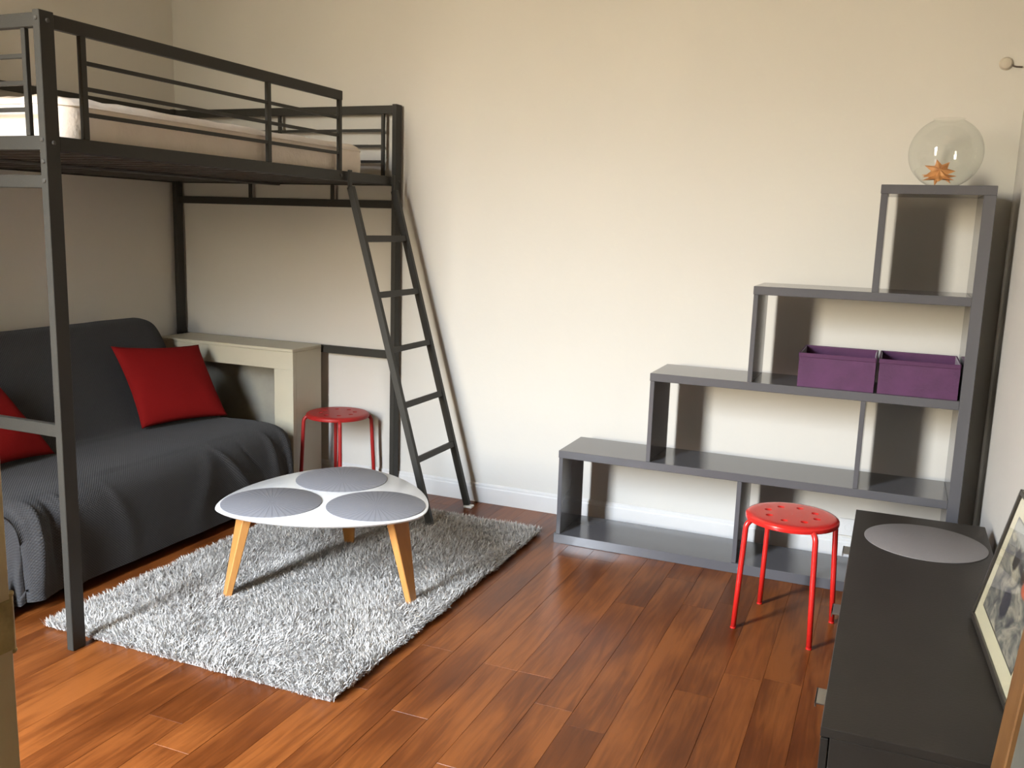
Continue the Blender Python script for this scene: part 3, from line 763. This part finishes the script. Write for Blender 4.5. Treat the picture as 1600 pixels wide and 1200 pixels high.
def cushion(corners, T_, label, seed, bend=0):
    BL, BR, TR, TL = (Vector(c) for c in corners); n = 34
    c0 = (BL+BR+TR+TL)/4; ex = (BR-BL+TR-TL).normalized(); ey = (TL-BL+TR-BR); nz = ex.cross(ey).normalized()
    if nz.dot(CAM-c0) < 0: nz = -nz
    V = []; F = []; UV = []
    for sgn in (1, -1):
        for i in range(n+1):
            for j in range(n+1):
                u = -1+2*i/n; v = -1+2*j/n
                pu = u*(1-.07*(1-v*v)*abs(u)**2); pv = v*(1-.07*(1-u*u)*abs(v)**2)
                a, b = (pu+1)/2, (pv+1)/2
                p = (BL*(1-a)+BR*a)*(1-b)+(TL*(1-a)+TR*a)*b
                th = T_*(max(0, (1-u*u))*max(0, (1-v*v)))**.42
                wr = .006*noise.noise(Vector((u*2.2+seed, v*2.2, sgn)))*(1-u*u)**.3*(1-v*v)**.3
                p = p+nz*(sgn*th*(1 if sgn > 0 else .6)+wr)-nz*bend*(u*u*.5+v*v*.5)*-1
                V.append(p-c0); UV.append((u*.23, v*.23))
    m_ = (n+1)*(n+1)
    for s_ in (0, 1):
        for i in range(n):
            for j in range(n):
                q = [s_*m_+i*(n+1)+j, s_*m_+(i+1)*(n+1)+j, s_*m_+(i+1)*(n+1)+j+1, s_*m_+i*(n+1)+j+1]
                F.append(q if s_ == 0 else q[::-1])
    me = bpy.data.meshes.new('cushion'); me.from_pydata([tuple(v) for v in V], [], F); me.update()
    uvl = me.uv_layers.new(name='UVMap')
    for l in me.loops: uvl.data[l.index].uv = UV[l.vertex_index]
    bm = bmesh.new(); bm.from_mesh(me); bmesh.ops.remove_doubles(bm, verts=bm.verts, dist=.0005); bmesh.ops.recalc_face_normals(bm, faces=bm.faces); bm.to_mesh(me); bm.free()
    for p in me.polygons: p.use_smooth = True
    me.materials.append(CUSH); o = bpy.data.objects.new('cushion', me); COL.objects.link(o); o.location = c0
    tag(o, label, 'cushion', 'red cushions on the sofa'); return o
cushion([(-.945, -.975, .432), (-.795, -.505, .432), (-1.03, -.455, .800), (-1.10, -1.005, .845)], .060, 'red square cushion leaning at the far end of the sofa, beside the surround', 1)
cushion([(-.86, -1.97, .445), (-.90, -1.535, .432), (-1.075, -1.70, .80), (-1.10, -2.10, .83)], .065, 'red square cushion at the near end of the sofa, cut by the left edge', 4)

# ------------------------------------------------------------------ shaggy rug
def rug():
    x0, x1, y0, y1 = -.262, 1.015, -2.195, -.325
    b = MB(); b.box(x0+.028, x1-.028, y0+.028, y1-.028, .0008, .009, .002); ro = b.build('shaggy_rug', RUGB)
    tag(ro, 'pale grey shaggy rug on the wooden floor under the coffee table', 'rug')
    R = np.random.default_rng(5); n = 185000
    X = R.uniform(x0+.012, x1-.012, n); Y = R.uniform(y0+.012, y1-.012, n)
    # clumping: snap partly to random clump centres
    cl = 11000; CX = R.uniform(x0+.02, x1-.02, cl); CY = R.uniform(y0+.02, y1-.02, cl)
    idc = R.integers(0, cl, n)
    X = np.where(R.random(n) < .72, CX[idc]+R.normal(0, .0062, n), X); Y = np.where(R.random(n) < .72, CY[idc]+R.normal(0, .0062, n), Y)
    # (independent draws keep some tufts loose)
    wob = lambda t: .007*np.sin(t*23)+.005*np.sin(t*57+1)+.004*np.sin(t*111+2)
    jx, jy = np.abs(R.normal(0, .006, n)), np.abs(R.normal(0, .006, n))
    X = np.clip(X, x0+.012+wob(Y)+jx, x1-.012-wob(Y+3)-jx); Y = np.clip(Y, y0+.012+wob(X+1)+jy, y1-.012-wob(X+5)-jy)
    f = lambda a, b_, c: np.sin(X*a+1.3*np.sin(Y*b_+c))+np.sin(Y*a*.9+1.7*np.sin(X*b_*1.2+c*2))
    ang = -1.2+.6*f(5, 4, 1)+.5*f(14, 9, 2)+R.normal(0, 1.1, cl)[idc]+R.normal(0, .6, n)
    lean = np.clip(.85+.30*f(9, 7, 3)*.5+R.normal(0, .28, n), .15, 1.35)
    Ln = R.uniform(.026, .046, n)*(1+.12*np.sin(X*31+2*np.sin(Y*17))*np.sin(Y*27)); Wd = R.uniform(.0024, .0040, n)
    edge = np.minimum.reduce([X-x0, x1-X, Y-y0, y1-Y])
    # at the edge the pile falls outwards
    ox = (X-(x0+x1)/2)/((x1-x0)/2); oy = (Y-(y0+y1)/2)/((y1-y0)/2)
    oang = np.where(np.abs(ox)*(x1-x0)-(x1-x0) > np.abs(oy)*(y1-y0)-(y1-y0), np.where(ox > 0, 0, np.pi), np.where(oy > 0, np.pi/2, -np.pi/2))
    em = edge < .03; ang = np.where(em & (R.random(n) < .7), oang+R.normal(0, .5, n), ang); Ln = np.where(em, Ln*.85, Ln)
    dx, dy = np.cos(ang), np.sin(ang); ta = ang+np.pi/2+R.normal(0, .5, n); tx, ty = np.cos(ta), np.sin(ta)
    V = np.zeros((n, 7, 3)); z = np.full(n, .008); px, py = X.copy(), Y.copy()
    le = lean.copy(); seg = Ln/3
    widths = (1.0, 1.15, .9)
    for s in range(4):
        if s < 3:
            w = Wd*widths[s]/2
            V[:, 2*s, 0] = px-tx*w; V[:, 2*s, 1] = py-ty*w; V[:, 2*s, 2] = z
            V[:, 2*s+1, 0] = px+tx*w; V[:, 2*s+1, 1] = py+ty*w; V[:, 2*s+1, 2] = z
            l2 = lean*(.35+.42*s)
            px = px+dx*np.sin(l2)*seg; py = py+dy*np.sin(l2)*seg; z = np.maximum(z+np.cos(l2)*seg, .006)
        else:
            V[:, 6, 0] = px; V[:, 6, 1] = py; V[:, 6, 2] = z
    V = V.reshape(-1, 3)
    base = (np.arange(n)*7)[:, None]
    tri = np.array([0, 1, 3, 0, 3, 2, 2, 3, 5, 2, 5, 4, 4, 5, 6])
    Lp = (base+tri[None, :]).reshape(-1).astype(np.int32); nf = n*5
    me = bpy.data.meshes.new('pile'); me.vertices.add(len(V)); me.vertices.foreach_set('co', V.reshape(-1).astype(np.float32))
    me.loops.add(len(Lp)); me.loops.foreach_set('vertex_index', Lp)
    me.polygons.add(nf); me.polygons.foreach_set('loop_start', (np.arange(nf)*3).astype(np.int32)); me.polygons.foreach_set('loop_total', np.full(nf, 3, np.int32))
    me.update(calc_edges=True); me.validate()
    tone = np.clip(R.normal(.66, .2, cl)[idc]*.6+R.normal(.66, .22, n)*.4, 0, 1)
    at = me.attributes.new('tone', 'FLOAT', 'POINT'); at.data.foreach_set('value', np.repeat(tone, 7).astype(np.float32))
    me.materials.append(PILE); o = bpy.data.objects.new('pile', me); COL.objects.link(o); o.parent = ro; o['kind'] = 'stuff'
rug()
